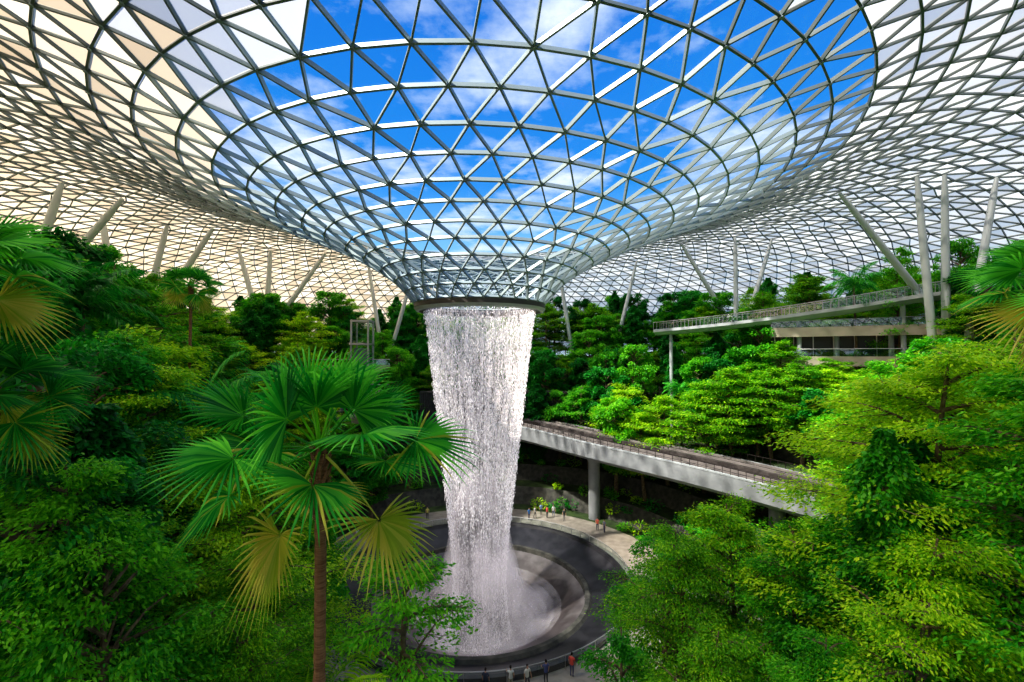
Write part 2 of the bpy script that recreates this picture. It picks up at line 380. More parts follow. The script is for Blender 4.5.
for u in (-3.6,-2.05,2.05,3.6):
    sweep(br,bp,[(u-0.06,-0.42),(u+0.06,-0.42),(u+0.06,0.1),(u-0.06,0.1)],3)
for s_ in (4.38,-4.36):
    sweep(br,bp,[(s_-0.035,0.75),(s_+0.035,0.75),(s_+0.035,0.82),(s_-0.035,0.82)],1)
T_=np.gradient(bp,axis=0);T_[:,2]=0;T_/=np.linalg.norm(T_,axis=1)[:,None]
for i in range(0,len(bp)):
    u=np.array([-T_[i,1],T_[i,0],0])
    for s_ in (4.38,-4.36):
        p=bp[i]+u*s_; tube(br,[p,p+np.array([0,0,0.8])],0.035,5,1)
for (x,y,zt) in ((12.2,68.2,9.3),(29.5,51.2,8.0)):
    tube(br,[(x,y,-0.1),(x,y,zt-1.0),(x,y,zt)],[0.85,0.85,1.3],24,0)
M_slab=pbr('track_slab',(0.05,0.042,0.04),0.85,col2=(0.10,0.085,0.08),scale=2,spec=.15)
br.build('train_viaduct',[M_conc,M_track,M_slab,M_railD,M_concl])

bw=MB()
lathe(bw,[(35,0),(35,17.5),(35.6,17.5),(35.6,0)],40,0,math.radians(66),math.radians(112))
for a in np.linspace(66,112,70):
    a=math.radians(a); box(bw,(CX+34.85*math.cos(a),CY+34.85*math.sin(a),8.75),(0.25,0.15,17.5),a,1)
for zz in (6.5,12,17.3): lathe(bw,[(34.4,zz),(34.4,zz+0.35),(35.2,zz+0.35),(35.2,zz),(34.4,zz)],40,2,math.radians(66),math.radians(112))
bw.build('wall_back',[pbr('bronze_cladding',(0.03,0.025,0.024),0.6,col2=(0.055,0.045,0.04),scale=1),M_dark,M_stone])

# ---------------------------------------------------------------- canopy walkway
cb=MB()
cp=catm([(25,78,28.5),(30,72.5,28.8),(36,67,29.4),(44.6,60.5,30.6),(52,56,31.8),(60,50,32.2),(66,42,32.2)],12)
sweep(cb,cp,[(-1.4,0),(-1.4,-0.45),(-0.7,-0.95),(0.7,-0.95),(1.4,-0.45),(1.4,0)],0)
T_=np.gradient(cp,axis=0);T_[:,2]=0;T_/=np.linalg.norm(T_,axis=1)[:,None]
for s_ in (-1.35,1.35):
    sweep(cb,cp,[(s_,0.05),(s_,1.15)],1,False)
    sweep(cb,cp,[(s_-0.05,1.15),(s_+0.05,1.15),(s_+0.05,1.25),(s_-0.05,1.25)],2)
    for i in range(len(cp)):
        p=cp[i]+np.array([-T_[i,1],T_[i,0],0])*s_; tube(cb,[p,p+np.array([0,0,1.2])],0.035,5,2)
for i in (4,30,44):
    p=cp[i]; tube(cb,[(p[0],p[1],ground(p[0],p[1])),(p[0],p[1],p[2]-0.9)],0.3,12,0)
cb.build('canopy_walkway',[M_concl,M_railglass,M_rail])

def terrace_building(name,x0,y0,x1,y1,levels,depth=9):
    mb=MB(); L=math.hypot(x1-x0,y1-y0); rz=math.atan2(y1-y0,x1-x0); d=np.array([math.cos(rz),math.sin(rz)]); nrm=np.array([d[1],-d[0]])
    def P(u,v,z): q=np.array([x0,y0])+d*u+nrm*v; return (q[0],q[1],z)
    for z in levels:
        box(mb,P(L/2,-depth/2,z),(L,depth,0.5),rz,0)
        box(mb,P(L/2,0.15,z-0.25),(L,0.3,1.3),rz,1)
        tube(mb,[P(0,0.1,z+1.4),P(L,0.1,z+1.4)],0.05,6,3)
        box(mb,P(L/2,0.1,z+0.9),(L,0.03,0.95),rz,4)
    for a,b in zip(levels[:-1],levels[1:]):
        box(mb,P(L/2,-3.2,(a+b)/2),(L,0.15,b-a-0.5),rz,2)
        for u in np.linspace(0.4,L-0.4,int(L/2.2)):
            box(mb,P(u,-3.05,(a+b)/2),(0.12,0.2,b-a-0.5),rz,3)
        for u in np.linspace(2,L-2,int(L/5)): tube(mb,[P(u,-0.8,a+0.2),P(u,-0.8,b-0.2)],0.3,12,0)
        for u in np.linspace(1.5,L-1.5,int(L/2.6)): box(mb,P(u,-1.9,b-0.32),(0.6,0.25,0.1),rz,5)
    mb.build(name,[M_conc,M_beige,M_dark,M_rail,M_railglass,M_lamp])
terrace_building('terrace_building',37,65,60,51,[19.0,23.6,27.6])
terrace_building('terrace_building',-38,78,-22,82,[13,17.5,22.0])
lt=MB()
for dx in (-1.4,1.4):
    for dy in (-1.4,1.4): box(lt,(-25+dx,76+dy,22),(0.25,0.25,16),0,0)
for zz in (14.2,18,22,26,29.8): box(lt,(-25,76,zz),(3.1,3.1,0.3),0,0)
box(lt,(-25,76,22),(2.6,2.6,15.4),0,1); box(lt,(-25,76,24),(2.0,2.0,2.6),0,2)
lt.build('glass_lift_tower',[M_rail,M_railglass,M_conc])

cols=[((48.6,52),(46.8,52)),((50.5,53),(50,52)),((58,57),(40,55)),((48.5,50),(56,52)),((45,85),(31,83)),((39.5,80),(39.5,80)),((36,78),(46,80)),
((-61,54),(-54,54)),((-70,60),(-51,59)),((-60,72),(-55,72)),((-56,66),(-60,66)),((-63,74),(-49,74)),((-45,86),(-52,86)),((-48,88),(-47,88)),((-52,90),(-38,92)),
((-26,95),(-31,97)),((-27,94),(-20,96)),((14,98),(10,99)),((20,96),(27,98))]
for k,(b,t) in enumerate(cols):
    mb=MB(); z0=ground(*b)-0.3; z1=roof_at(*t)-0.3
    pts=[np.array([b[0],b[1],z0])*(1-s)+np.array([t[0],t[1],z1])*s for s in (0,0.1,0.5,0.9,1)]
    f=1.25 if b[0]<-40 else 1.0
    tube(mb,pts,[0.35*f,0.4*f,0.42*f,0.34*f,0.2*f],14,0)
    mb.build('leaning_roof_column',[M_white],smooth=True)

# ---------------------------------------------------------------- plants
def leaves(mb,P,L,w=0.24,tmin=-0.5,tmax=0.4,mat=1,az=None,roll=0.5):
    n=len(P); az=rng.uniform(0,2*np.pi,n) if az is None else az+rng.normal(0,0.5,n)
    t=rng.uniform(tmin,tmax,n); ro=rng.normal(0,roll,n); L=L*rng.uniform(0.65,1.3,n)
    d=np.stack([np.cos(az)*np.cos(t),np.sin(az)*np.cos(t),np.sin(t)],-1)
    s=np.stack([-np.sin(az)*np.cos(ro),np.cos(az)*np.cos(ro),np.sin(ro)],-1)
    L=L[:,None]; V=np.stack([P,P+d*L*.45+s*w*L,P+d*L+np.array([0,0,-.12])*L,P+d*L*.45-s*w*L],1)
    mb.add(V,np.arange(n*4).reshape(-1,4),mat)
def cluster(c,n,rx,rz):
    q=rng.normal(0,1,(n,3)); q/=np.linalg.norm(q,axis=1)[:,None]; q*=rng.uniform(0.25,1,(n,1))**0.5
    return np.asarray(c)+q*np.array([rx,rx,rz])
def layered_tree(name,H,nl,lsize,spread,mat,seed,lo=0.3,nbr=34,pad=0.10):
    """airy spreading tree: irregular near-horizontal branches carrying thin flat sprays of small leaves"""
    global rng; rng=np.random.default_rng(seed)
    mb=MB(); lean=rng.normal(0,0.35,2)
    zt=np.linspace(0,1,9); tr=np.stack([lean[0]*np.sin(zt*3),lean[1]*np.sin(zt*2.5),zt*H*0.95],-1)
    tube(mb,tr,0.20*(1-zt)+0.03,8,0)
    C=[];AZ=[];W=[]
    for k in range(nbr):
        g=(k+rng.uniform(0,0.9))/nbr; f=lo+(1-lo)*g; z=f*H*0.93
        ln=spread*(0.62+0.55*math.sin(math.pi*min(1,g*0.95+0.12)))*(1-0.55*g**2.2)*rng.uniform(0.6,1.15)
        b0=np.array([np.interp(f,zt,tr[:,0]),np.interp(f,zt,tr[:,1]),z])
        a=k*2.399+rng.normal(0,0.25); up=rng.uniform(0.05,0.55)+0.3*g
        def bpnt(q): return b0+np.array([np.cos(a)*ln*q,np.sin(a)*ln*q,ln*(up*q-up*0.55*q*q)])
        tube(mb,[bpnt(q) for q in np.linspace(0,1,6)],0.05*(1-np.linspace(0,1,6))+0.01,5,0,False)
        for q in np.linspace(0.3,1,6):
            pc=bpnt(q)
            for sd in (-1,-.5,0.,.5,1):
                wd_=ln*0.36*(1.25-q*0.7)*sd*rng.uniform(.6,1.2)
                c=pc+np.array([-np.sin(a)*wd_+np.cos(a)*abs(wd_)*.5,np.cos(a)*wd_+np.sin(a)*abs(wd_)*.5,rng.normal(0,0.10)-0.08*abs(sd)])
                C.append(c); AZ.append(a+sd*0.8); W.append(rng.uniform(0.2,1.6))
                if abs(sd)>0.2 and rng.random()<.6: tube(mb,[pc,c],[0.016,0.006],3,0,False)
    C=np.array(C);AZ=np.array(AZ);W=np.array(W);W/=W.sum(); idx=rng.choice(len(C),nl,p=W)
    P=C[idx]+rng.normal(0,1,(nl,3))*np.array([spread*0.075,spread*0.075,pad])
    leaves(mb,P,lsize,0.22,-0.5,0.3,1,AZ[idx])
    return mb.build('_'+name,[M_bark,mat])
def dense_tree(name,H,nl,lsize,rad,mat,seed,lo=0.35,nc=70):
    global rng; rng=np.random.default_rng(seed); mb=MB()
    tube(mb,[(0,0,0),(0.1,0,H*.3),(0,0.1,H*.6),(0,0,H*.85)],[0.28,0.2,0.14,0.05],8,0)
    C=[];K=[]
    for k in range(nc):
        f=rng.uniform(0,1); a=rng.uniform(0,6.28); rr=rad*math.sqrt(max(0.05,1-(2*f-1)**2*0.9))*rng.uniform(0.45,1.15)
        c=np.array([rr*math.cos(a),rr*math.sin(a),H*(lo+(1-lo)*f)-0.3]); C.append(c); K.append(rng.uniform(.5,1.3))
        b=np.array([0,0,c[2]-0.25*rr-0.5]); tube(mb,[b,(b+c)/2+np.array([0,0,.2]),c],[0.07,0.04,0.01],4,0,False)
    C=np.array(C);K=np.array(K); ii=rng.choice(nc,nl,p=K**2/np.sum(K**2)); P=C[ii]
    q=rng.normal(0,1,(nl,3)); q/=np.linalg.norm(q,axis=1)[:,None]; P=P+q*rng.uniform(0.4,1,(nl,1))*K[ii][:,None]*np.array([rad*.30,rad*.30,rad*.20])
    leaves(mb,P,lsize,0.27,-0.9,0.5,1,np.arctan2(P[:,1],P[:,0]))
    return mb.build('_'+name,[M_bark,mat])
def climber_tree(name,H,nl,lsize,rad,mat,seed):
    global rng; rng=np.random.default_rng(seed); mb=MB()
    tube(mb,[(0,0,0),(0.05,0,H*.5),(0,0,H*.95)],[0.25,0.2,0.08],8,0)
    z=rng.uniform(0.02,1,nl)*H; a=rng.uniform(0,6.28,nl); bump=1+0.35*np.sin(z*2.1+a*2)+0.25*np.sin(z*4.7-a*3)
    r=rad*bump*rng.uniform(0.55,1,nl)*np.clip((H-z)/1.5,0.2,1)
    P=np.stack([r*np.cos(a),r*np.sin(a),z],-1)
    leaves(mb,P,lsize,0.34,-1.1,0.2,1,a)
    return mb.build('_'+name,[M_bark,mat])
def feather_palm(name,H,seed,L=2.8,nf=18,mat=None):
    global rng; rng=np.random.default_rng(seed); mb=MB()
    tube(mb,[(0,0,0),(0.1,0,H*.5),(0,0,H)],[0.16,0.12,0.1],8,0)
    for k in range(nf):
        a=k*2.4+rng.normal(0,.1); e=1.25-1.5*k/nf; s=np.linspace(0,1,14); l=L*rng.uniform(0.85,1.1)
        th=e-s*1.3; ds=l/13
        x=np.concatenate([[0],np.cumsum(np.cos(th[:-1])*ds)]); zz=np.concatenate([[0],np.cumsum(np.sin(th[:-1])*ds)])
        p=np.stack([x*math.cos(a),x*math.sin(a),H+zz],-1); tube(mb,p,0.035*(1-s)+0.006,4,1,False)
        ss=np.linspace(0.12,0.99,44); px=np.stack([np.interp(ss,s,p[:,i]) for i in range(3)],-1)
        for sd in (-1,1):
            ll=0.75*l/2.8*np.sin(np.pi*(0.15+0.8*ss))+0.1
            d=np.stack([math.cos(a)*0.55-sd*math.sin(a)*0.8+0*ss,math.sin(a)*.55+sd*math.cos(a)*.8+0*ss,-0.25+0*ss+rng.normal(0,.1,44)],-1)
            fw=np.array([math.cos(a),math.sin(a),0])*0.035
            V=np.stack([px,px+d*ll[:,None]*.5+fw+np.array([0,0,.03]),px+d*ll[:,None]+np.array([0,0,-.15])*ll[:,None],px+d*ll[:,None]*.5-fw+np.array([0,0,.03])],1)
            mb.add(V,np.arange(44*4).reshape(-1,4),1)
    return mb.build('_'+name,[M_bark,mat or M_palm])
def fan_palm(name,H,seed,nf=26,pet=1.5,blade=1.25,trunk=1.0):
    global rng; rng=np.random.default_rng(seed); mb=MB()
    zt=np.linspace(0,1,60); rad=(0.115+0.012*np.sin(zt*H*14)+0.05*np.exp(-zt*8))*trunk
    tube(mb,np.stack([0.2*np.sin(zt*2.2),0*zt,zt*H],-1),rad,12,0)
    top=np.array([0.2*math.sin(2.2),0,H])
    for k in range(56):
        a=k*2.4; z=H-1.5+1.5*k/56
        b=np.array([0.2*math.sin(2.2*z/H),0,z]); d=np.array([math.cos(a),math.sin(a),0])
        tube(mb,[b+d*0.07,b+d*0.22+np.array([0,0,.28])],[0.06,0.02],4,0)
    for k in range(nf):
        f=k/(nf-1); a=k*2.399+rng.normal(0,.15); e=1.4-2.05*f+rng.normal(0,.10)
        yellow = f>0.88
        L=pet*rng.uniform(0.8,1.15)*(0.62+0.5*f if f<.6 else .95); s=np.linspace(0,1,8); th=e-0.25*s
        x=np.concatenate([[0],np.cumsum(np.cos(th[:-1])*L/7)]); zz=np.concatenate([[0],np.cumsum(np.sin(th[:-1])*L/7)])
        ca,sa=math.cos(a),math.sin(a)
        p=np.stack([x*ca,x*sa,zz],-1)+top; tube(mb,p,0.026*(1-s)+0.012,5,2 if not yellow else 3,False)
        e2=e-0.30
        fw=np.array([ca*math.cos(e2),sa*math.cos(e2),math.sin(e2)]); sd=np.array([-sa,ca,0])
        tilt=rng.normal(0,.6); nm=np.cross(fw,sd); nm=nm if nm[2]>0 else -nm
        sd=sd*math.cos(tilt)+nm*math.sin(tilt); nm=np.cross(fw,sd); nm=nm if nm[2]>0 else -nm
        R=blade*rng.uniform(0.85,1.12); ns=32; Amax=2.0
        base=p[-1]; dr=0.22 if f<.3 else 0.14
        for q in range(ns):
            g0=-Amax+2*Amax*q/ns; g1=-Amax+2*Amax*(q+1)/ns; gm=(g0+g1)/2
            rl_=R*(0.70+0.30*math.cos(gm*0.65))*rng.uniform(0.9,1.07)
            D=lambda g: fw*math.cos(g)+sd*math.sin(g)
            fold=0.16*abs(math.sin(gm))
            def pt(g,r,h=0):
                return base+D(g)*r+nm*(h+fold*r*0.6-0.05*(r/R)**2*R)+np.array([0,0,-dr*(r/R)**3.5*R])
            hw=0.018
            v=[pt(gm,0.03),pt(g0,rl_*.22),pt(gm,rl_*.22,0.04),pt(g1,rl_*.22),
               pt(g0*.90+gm*.10,rl_*.42),pt(gm,rl_*.42,0.06),pt(g1*.90+gm*.10,rl_*.42),
               pt(gm,rl_*.78)-D(gm+1.57)*hw,pt(gm,rl_*.78)+D(gm+1.57)*hw,pt(gm,rl_)]
            m=3 if yellow else (3 if (f>0.6 and q%9==0) else 1)
            mb.add(v,[[0,1,2],[0,2,3]],m)
            mb.f.append(np.array([[1,4,5,2],[2,5,6,3]])+mb.n-10); mb.m.append(np.full(2,m))
            mb.f.append(np.array([[4,7,5],[5,8,6],[5,7,8],[7,9,8]])+mb.n-10); mb.m.append(np.full(4,m))
    return mb.build('_'+name,[M_palmbark,M_palm,M_leafM,M_leafY])

T={}
T['layA']=(layered_tree('layA',12,13000,0.27,3.8,M_leafB,11),12)
T['layB']=(layered_tree('layB',12,13000,0.26,3.3,M_leafM,12,lo=0.25),12)
T['fineA']=(layered_tree('fineA',12,46000,0.135,3.5,M_leafB,13,lo=0.2,nbr=42,pad=.07),12)
T['fineB']=(layered_tree('fineB',12,40000,0.14,3.1,M_leafM,14,lo=0.25,nbr=40,pad=.07),12)
T['fineC']=(layered_tree('fineC',12,44000,0.13,3.8,M_leafB,44,lo=0.3,nbr=36,pad=.06),12)
T['sparse']=(layered_tree('sparse',10,11000,0.16,2.5,M_leafM,19,lo=0.35,nbr=20,pad=.06),10)
T['denA']=(dense_tree('denA',11,13000,0.30,2.7,M_leafM,15),11)
T['denB']=(dense_tree('denB',11,13000,0.32,2.5,M_leafD,16),11)
T['denF']=(dense_tree('denF',11,36000,0.18,2.5,M_leafD,20,lo=0.15,nc=90),11)
T['denG']=(dense_tree('denG',11,36000,0.17,2.6,M_leafM,23,lo=0.15,nc=90),11)
T['cliA']=(climber_tree('cliA',12,15000,0.23,1.0,M_leafD,17),12)
T['cliB']=(climber_tree('cliB',12,22000,0.17,0.85,M_leafM,27),12)
T['feaA']=(feather_palm('feaA',8,18),10)
T['feaB']=(feather_palm('feaB',4,21,L=3.2,nf=22,mat=M_leafB),6)
NM={'layA':'layered_canopy_tree','layB':'layered_canopy_tree','fineA':'layered_canopy_tree','fineB':'layered_canopy_tree','fineC':'layered_canopy_tree','sparse':'slender_young_tree','denA':'broadleaf_tree','denB':'broadleaf_tree','denF':'broadleaf_tree','denG':'broadleaf_tree','cliA':'vine_covered_tree','cliB':'vine_covered_tree','feaA':'feather_palm','feaB':'feather_palm'}
def plant(kind,x,y,ztop,w=1.0,rot=None):
    me,H=T[kind]; g=ground(x,y); h=max(ztop-g,3); s=h/H
    sx=w*(s*0.5+0.5)
    return obj(NM[kind],me,(x,y,g-0.05),random.uniform(0,6.28) if rot is None else rot,(sx,sx,s))
for a in [('denF',-17.5,17,25.0,1.1),('fineA',-17,19,21.8,1),('fineC',-19.5,25,24.6,1.1),('fineB',-12.6,13,22.0,.9),('fineA',-18.3,29,22.5,1),
          ('fineC',-9.4,17,18.0,.8),('denG',-11.0,12.5,19.6,.8),('fineB',-16,34,18.3,1),('sparse',-4.2,18.5,17.4,1.0),('fineA',-8.4,13.5,17.0,.7),
          ('fineC',-13.5,22,20.6,1),('denF',-21,22,25.5,1),('cliA',-14.5,16,22.5,1.1),('fineA',-24,30,26,1.1),('layA',-27,35,27,1.1),('denA',-13,27,17.0,.9),
          ('feaB',-7.2,16,14.0,1),('feaA',-22,33,25.5,1.0),('feaA',-18,27,24.6,1.0),('denF',-14,13.5,23.5,.9),('fineB',-22,26,26.5,1),
          ('fineC',7.4,21,17.0,.85),('fineA',11.2,23.5,17.6,1.0),('fineB',11.8,19.5,17.4,.9),('fineC',19,26,16.6,1.0),('cliB',11.4,14,22.0,.9),
          ('fineC',16,16.5,25.2,1.15),('fineA',19.5,22.5,24.2,1.15),('fineB',14.5,12.5,25.0,1.0),('fineA',11.6,11.8,20.0,.8),('fineA',6.8,14.2,16.2,.7),
          ('sparse',4.2,17.5,14.6,.8),('fineB',8.6,12.5,17.0,.7),('denA',27,32,21.0,1),('layA',30,36,22.5,1.1),('layB',34,40,25,1.1),('fineC',22,20,26,1.1),('denF',18,12,26,1.0),
          ('layA',24.5,27,20.0,1.0),('cliA',15.2,17.6,21.5,1.0),('denG',9,27,13.8,.9),('layB',14,30,14.0,1.0),('denG',13.5,17,18.5,.9),('denF',16,14,20.5,.9),
          ('layB',-40,38,35,1.2),('denB',-45,44,36,1.2),('layA',-50,48,36.5,1.2),('denA',-52,56,38,1.2),('layB',-46,52,36,1.2),('feaA',-36,38,34,1.1),('denB',-34,33,32,1.1),('layB',-42,50,34,1.2),('layA',-47,62,36.5,1.2),
          ('cliA',4.5,82.5,19,1.4),('denA',8.5,81.5,18,1),('layB',12,79.5,19.5,1.1),('denB',16,78,22,1.2),('cliA',1,83.0,17,1.3),('layA',18,74,20,1.2)]:
    plant(*a)
fp=fan_palm('fp',13.8,31,nf=21,pet=1.85,blade=1.45)
obj('fan_palm',fp,(-4.15,9.5,22.2-13.8),0.4)
fp2=fan_palm('fp2',14,37,nf=24,pet=1.5,blade=1.4)
for (x,y,zc,s,r) in ((-12.0,9,26.0,1.0,1),(-12.2,10.6,23.3,0.8,2),(12.3,9.6,25.7,0.85,3),(-27,38,30,1,1.7)):
    obj('fan_palm',fp2,(x,y,zc-14*s),r,(s,s,s))
BX=[-3,2,11.4,22.3,30.6,40];BY=[82,75,64,54,46,37]
random.seed(21)
pts=[];tries=0
kinds=['layA','layB','denA','denB','cliA','feaA','feaB','layA','denA','denB']
while len(pts)<360 and tries<40000:
    tries+=1
    a=random.uniform(0,2*math.pi); r=math.sqrt(random.uniform(23.5**2,66**2))
    x=CX+r*1.05*math.cos(a); y=CY+r*math.sin(a)
    if y<36: 
        if abs(x)<26 or y<14: continue
    px=x/y
    if y<50 and -0.40<px<0.24: continue
    if -6<x<37 and y<np.interp(x,BX,BY)+11: continue
    if 60<math.degrees(a)%360<115 and r<37: continue
    ex=False
    for (bx,by,br_) in ((43,66,6),(49,62,6),(55,58,5),(-30,82,6),(-25,76,4)):
        if math.hypot(x-bx,y-by)<br_: ex=True
    if ex: continue
    if any(math.hypot(x-q[0],y-q[1])<2.6 for q in pts): continue
    g=ground(x,y); k=random.choice(kinds); h=random.uniform(8,13.5)
    if k in('feaA',): h=random.uniform(7,11)
    if k=='feaB': h=random.uniform(4,7)
    if y>60: h*=1.18
    zt=g+h
    if 0.54<px<0.90 and y<62: zt=min(zt,24.2+ (4/455)*y)
    if 0.30<px<0.54 and y<76: zt=min(zt,28)
    if -0.40<px<-0.26 and y<80: zt=min(zt,24.2-0.03*y)
    if zt-g<3: continue
    pts.append((x,y)); plant(k,x,y,zt,random.uniform(0.95,1.3))
for a in [('layB',50.5,59,39,.7),('denA',57.5,58,39,.8),('feaA',46,61,37.5,.9),('denA',61,54,38,.9),('layA',40,73,35,1)]: plant(*a)
for (x,y,z) in ((36,57,23.6),(39,54.5,22.8),(42,52,23.2),(45.5,50,23.5),(48,46.5,24.5),(34,60,23),(37,50,20)):
    plant(random.choice(['layA','denA','layB']),x,y,z,1.2)
print('trees',len(pts))
rng=np.random.default_rng(5); um=MB()
n=0
while n<900:
    a=rng.uniform(0,6.283); r=math.sqrt(rng.uniform(22.8**2,62**2)); x=CX+r*math.cos(a); y=CY+r*math.sin(a)
    if y<4: continue
    g=ground(x,y); s=rng.uniform(0.6,1.5); k=140
    P=cluster((x,y,g+s*0.55),k,s,s*0.6)
    leaves(um,P,0.42,0.22,-0.2,0.9,int(rng.integers(0,3)),np.arctan2(P[:,1]-y,P[:,0]-x)); n+=1
um.build('understory_shrubs',[M_leafM,M_leafB,M_leafD])

# ---------------------------------------------------------------- people
def person(shirt,pants,hair=(0.02,0.015,0.01),stride=0.0,armup=0.0,sitting=False):
    J={};Ed=[]
    def v(k,p,r): J[k]=(p,r)
    hz=0.95 if not sitting else 0.52
    v('pel',(0,0,hz),(.145,.11)); v('sp',(0,0,hz+.2),(.13,.10)); v('ch',(0,0,hz+.42),(.155,.105)); v('nk',(0,-.01,hz+.55),(.055,.055)); v('hd0',(0,-.015,hz+.62),(.06,.065))
    Ed=[('pel','sp'),('sp','ch'),('ch','nk'),('nk','hd0')]
    for s,n in ((-1,'L'),(1,'R')):
        st=stride*s; au=armup if s>0 else 0
        v('sh'+n,(s*.19,0,hz+.47),(.062,.062))
        v('el'+n,(s*.245,-.04+st*-.12-au*.18,hz+.20+au*.12),(.046,.046))
        wr=(s*.25,-.10-st*.2-au*.22,hz-.04+au*.5); v('wr'+n,wr,(.03,.03)); v('pa'+n,(wr[0],wr[1]-.02,wr[2]-.07+au*.14),(.036,.02))
        Ed+=[('ch','sh'+n),('sh'+n,'el'+n),('el'+n,'wr'+n),('wr'+n,'pa'+n)]
        if not sitting:
            v('hp'+n,(s*.09,0,.90),(.092,.095)); v('kn'+n,(s*.10,-.03-st*.18,.50),(.062,.065)); v('an'+n,(s*.10,.02-st*.30,.09),(.042,.045)); v('to'+n,(s*.11,-.15-st*.30,.035),(.042,.03))
        else:
            v('hp'+n,(s*.09,-.02,.50),(.092,.095)); v('kn'+n,(s*.11,-.43,.50),(.065,.065)); v('an'+n,(s*.11,-.42,.09),(.042,.045)); v('to'+n,(s*.11,-.58,.035),(.042,.03))
        Ed+=[('pel','hp'+n),('hp'+n,'kn'+n),('kn'+n,'an'+n),('an'+n,'to'+n)]
    keys=list(J); me=bpy.data.meshes.new('b'); me.from_pydata([J[k][0] for k in keys],[(keys.index(a),keys.index(b)) for a,b in Ed],[])
    ob=bpy.data.objects.new('tmp_body',me); S.collection.objects.link(ob)
    ob.modifiers.new('s','SKIN')
    for i,k in enumerate(keys):
        sv=me.skin_vertices[0].data[i]; sv.radius=J[k][1]; sv.use_root=(k=='pel')
    ob.modifiers.new('ss','SUBSURF').levels=1
    bpy.context.view_layer.update(); dg=bpy.context.evaluated_depsgraph_get()
    ev=bpy.data.meshes.new_from_object(ob.evaluated_get(dg)); bpy.data.objects.remove(ob)
    V=np.array([q.co[:] for q in ev.vertices]); mb=MB()
    for p in ev.polygons:
        c=V[list(p.vertices)].mean(0); m=1
        if c[2]>hz+.54: m=0
        elif abs(c[0])>.19 and c[2]<hz+.28+armup*.1 and c[2]>hz-.3: m=0
        elif abs(c[0])>.19 and armup and c[0]>0 and c[1]<-.2: m=0
        elif c[2]<.075: m=3
        elif c[2]<hz-.02: m=2
        mb.f.append(np.array([list(p.vertices)])); mb.m.append(np.array([m]))
    mb.v.append(V); mb.n=len(V)
    th=np.linspace(0,2*np.pi,16,endpoint=False); ph=np.linspace(0.02,np.pi-0.02,12); hc=np.array([0,-.02,hz+.725])
    P=[]
    for p in ph:
        for t in th:
            d=np.array([math.cos(t)*math.sin(p),math.sin(t)*math.sin(p),math.cos(p)]); sx=.076*(1-0.15*max(0,-d[2])); q=d*np.array([sx,.098,.122])
            P.append(hc+q)
    F=[[i*16+j,i*16+(j+1)%16,(i+1)*16+(j+1)%16,(i+1)*16+j] for i in range(11) for j in range(16)]
    mb.add(P,F,0)
    Ph=[hc+(np.array(p)-hc)*1.09+np.array([0,.008,.006]) for p in P]
    mb.add(Ph,[f for f in F if (np.mean([Ph[i] for i in f],0)[1]>hc[1]-.02 and np.mean([Ph[i] for i in f],0)[2]>hc[2]-.06) or np.mean([Ph[i] for i in f],0)[2]>hc[2]+.06],4)
    tube(mb,[hc+np.array([0,-.09,.02]),hc+np.array([0,-.118,-.018])],[.008,.016],5,0)
    for s in (-1,1):
        tube(mb,[hc+np.array([s*.03,-.088,.01]),hc+np.array([s*.03,-.098,.01])],[.012,.009],6,4)
        tube(mb,[hc+np.array([s*.074,0,.02]),hc+np.array([s*.084,.01,-.02])],[.02,.014],5,0)
    tube(mb,[hc+np.array([-.022,-.09,-.05]),hc+np.array([.022,-.09,-.05])],[.007,.007],5,5)
    for s,n in ((-1,'L'),(1,'R')):
        p=np.array(J['pa'+n][0]); w=np.array(J['wr'+n][0]); d=(p-w)/np.linalg.norm(p-w); f=np.array([0,-1.,0])
        for i,l in enumerate((.062,.072,.068,.052)):
            o_=p+np.array([0,(i-1.5)*.018,0]); tube(mb,[o_,o_+d*l*.55,o_+d*l+np.array([-s*.012,0,0])],[.0085,.008,.006],5,0)
        tube(mb,[w+d*.02+f*.02,w+d*.045+f*.045,w+d*.075+f*.05],[.011,.01,.007],5,0)
    mk=lambda n_,c: pbr(n_,c,0.8)
    return mb.build('person',[mk('skin',(0.55,0.33,0.22)),mk('shirt',shirt),mk('trousers',pants),mk('shoes',(0.05,0.05,0.05)),mk('hair',hair),mk('lips',(0.45,0.15,0.13))],smooth=True)
PP=[(-7.4,33.6,3.0,(.7,.03,.03),(.05,.05,.08),dict(stride=.6)),(-0.1,33.55,3.3,(.8,.8,.8),(.4,.38,.3),dict(armup=.8)),(-1.9,33.3,2.9,(.05,.06,.1),(.03,.03,.04),dict()),
    (2.5,34.2,3.5,(.1,.12,.3),(.05,.05,.06),dict(armup=.6)),(4.5,35.0,2.6,(.75,.1,.08),(.1,.1,.2),dict()),(1.1,33.7,.6,(.85,.82,.75),(.1,.1,.12),dict(stride=.4)),
    (2.5,67.6,.4,(.1,.3,.7),(.05,.05,.1),dict()),(3.4,68.3,1.0,(.8,.8,.8),(.1,.1,.1),dict(stride=.5)),(5.2,68.4,2.2,(.7,.1,.1),(.1,.1,.1),dict()),(6.2,68.9,.2,(.9,.9,.9),(.2,.2,.3),dict(stride=.5)),
    (7.6,67.2,.3,(.1,.1,.1),(.3,.3,.3),dict()),(11.8,63.6,-.5,(.7,.15,.1),(.05,.05,.1),dict()),(12.6,62.8,-.8,(.2,.2,.25),(.05,.05,.1),dict(stride=.3)),(4.4,69.6,.2,(.3,.5,.8),(.1,.1,.1),dict()),
    (-12.5,68.0,.2,(.8,.7,.2),(.1,.1,.1),dict()),(-20.2,60,.2,(.8,.8,.8),(.1,.1,.2),dict(stride=.5))]
for (x,y,rz,s,p,k) in PP:
    o=person(s,p,**k); o.location=(x,y,0); o.rotation_euler=(0,0,rz)

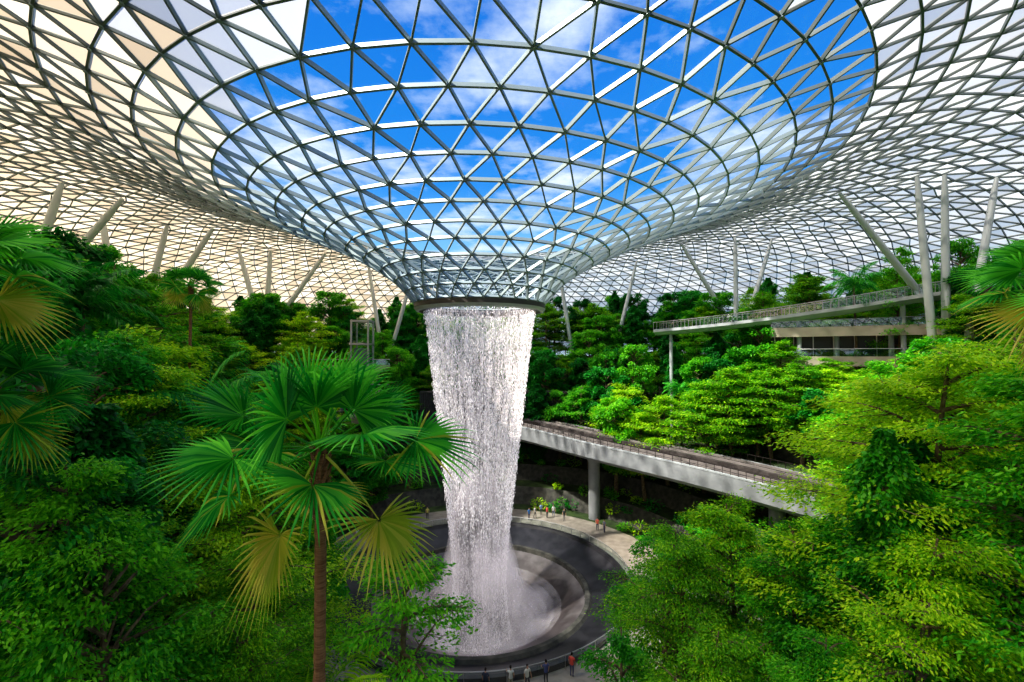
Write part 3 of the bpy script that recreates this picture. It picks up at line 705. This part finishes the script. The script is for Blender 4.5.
# ---------------------------------------------------------------- world + sun
w=bpy.data.worlds.new('World'); S.world=w; w.use_nodes=True; nt=w.node_tree; nt.nodes.clear()
o=N(nt,'ShaderNodeOutputWorld'); bg=N(nt,'ShaderNodeBackground'); tc=N(nt,'ShaderNodeTexCoord'); sp=N(nt,'ShaderNodeSeparateXYZ')
nt.links.new(tc.outputs['Generated'],sp.inputs[0])
r=ramp(nt,[(0.0,(0.50,0.68,0.86)),(0.18,(0.30,0.62,0.90)),(0.35,(0.03,0.28,0.76)),(0.8,(0.006,0.14,0.60))]); nt.links.new(sp.outputs['Z'],r.inputs[0])
mx_=N(nt,'ShaderNodeMath',operation='MAXIMUM'); mx_.inputs[1].default_value=0.05; nt.links.new(sp.outputs['Z'],mx_.inputs[0])
dvx=N(nt,'ShaderNodeMath',operation='DIVIDE');dvy=N(nt,'ShaderNodeMath',operation='DIVIDE')
nt.links.new(sp.outputs['X'],dvx.inputs[0]);nt.links.new(mx_.outputs[0],dvx.inputs[1]);nt.links.new(sp.outputs['Y'],dvy.inputs[0]);nt.links.new(mx_.outputs[0],dvy.inputs[1])
cb_=N(nt,'ShaderNodeCombineXYZ'); nt.links.new(dvx.outputs[0],cb_.inputs[0]);nt.links.new(dvy.outputs[0],cb_.inputs[1])
no=N(nt,'ShaderNodeTexNoise'); no.inputs['Scale'].default_value=1.1; no.inputs['Detail'].default_value=8; no.inputs['Roughness'].default_value=0.58
nt.links.new(cb_.outputs[0],no.inputs['Vector'])
cr=ramp(nt,[(0.47,(0,0,0)),(0.64,(1,1,1))]); nt.links.new(no.outputs['Fac'],cr.inputs[0])
m1=N(nt,'ShaderNodeMixRGB'); nt.links.new(cr.outputs[0],m1.inputs[0]); nt.links.new(r.outputs[0],m1.inputs[1]); m1.inputs[2].default_value=(0.85,0.9,0.97,1)
wr_=N(nt,'ShaderNodeMapRange'); wr_.inputs['From Min'].default_value=-0.45; wr_.inputs['From Max'].default_value=-0.85; nt.links.new(sp.outputs['X'],wr_.inputs['Value'])
m2=N(nt,'ShaderNodeMixRGB'); nt.links.new(wr_.outputs[0],m2.inputs[0]); nt.links.new(m1.outputs[0],m2.inputs[1]); m2.inputs[2].default_value=(1.0,0.70,0.44,1)
nt.links.new(m2.outputs[0],bg.inputs[0]); bg.inputs[1].default_value=1.1; nt.links.new(bg.outputs[0],o.inputs[0])
sun=bpy.data.lights.new('sun','SUN'); sun.energy=10.0; sun.angle=math.radians(2); sun.color=(1.0,0.92,0.80)
so=bpy.data.objects.new('sun',sun); so.rotation_euler=Vector((0.55,0.18,-0.85)).to_track_quat('-Z','Y').to_euler(); so.location=(-60,0,100); S.collection.objects.link(so)

cam=bpy.data.cameras.new('camera'); cam.lens=16; cam.sensor_width=36; cam.clip_start=0.1; cam.clip_end=2000
co=bpy.data.objects.new('camera',cam); co.location=(0,0,EYE); co.rotation_euler=(math.radians(90+1.75),0,0); S.collection.objects.link(co); S.camera=co
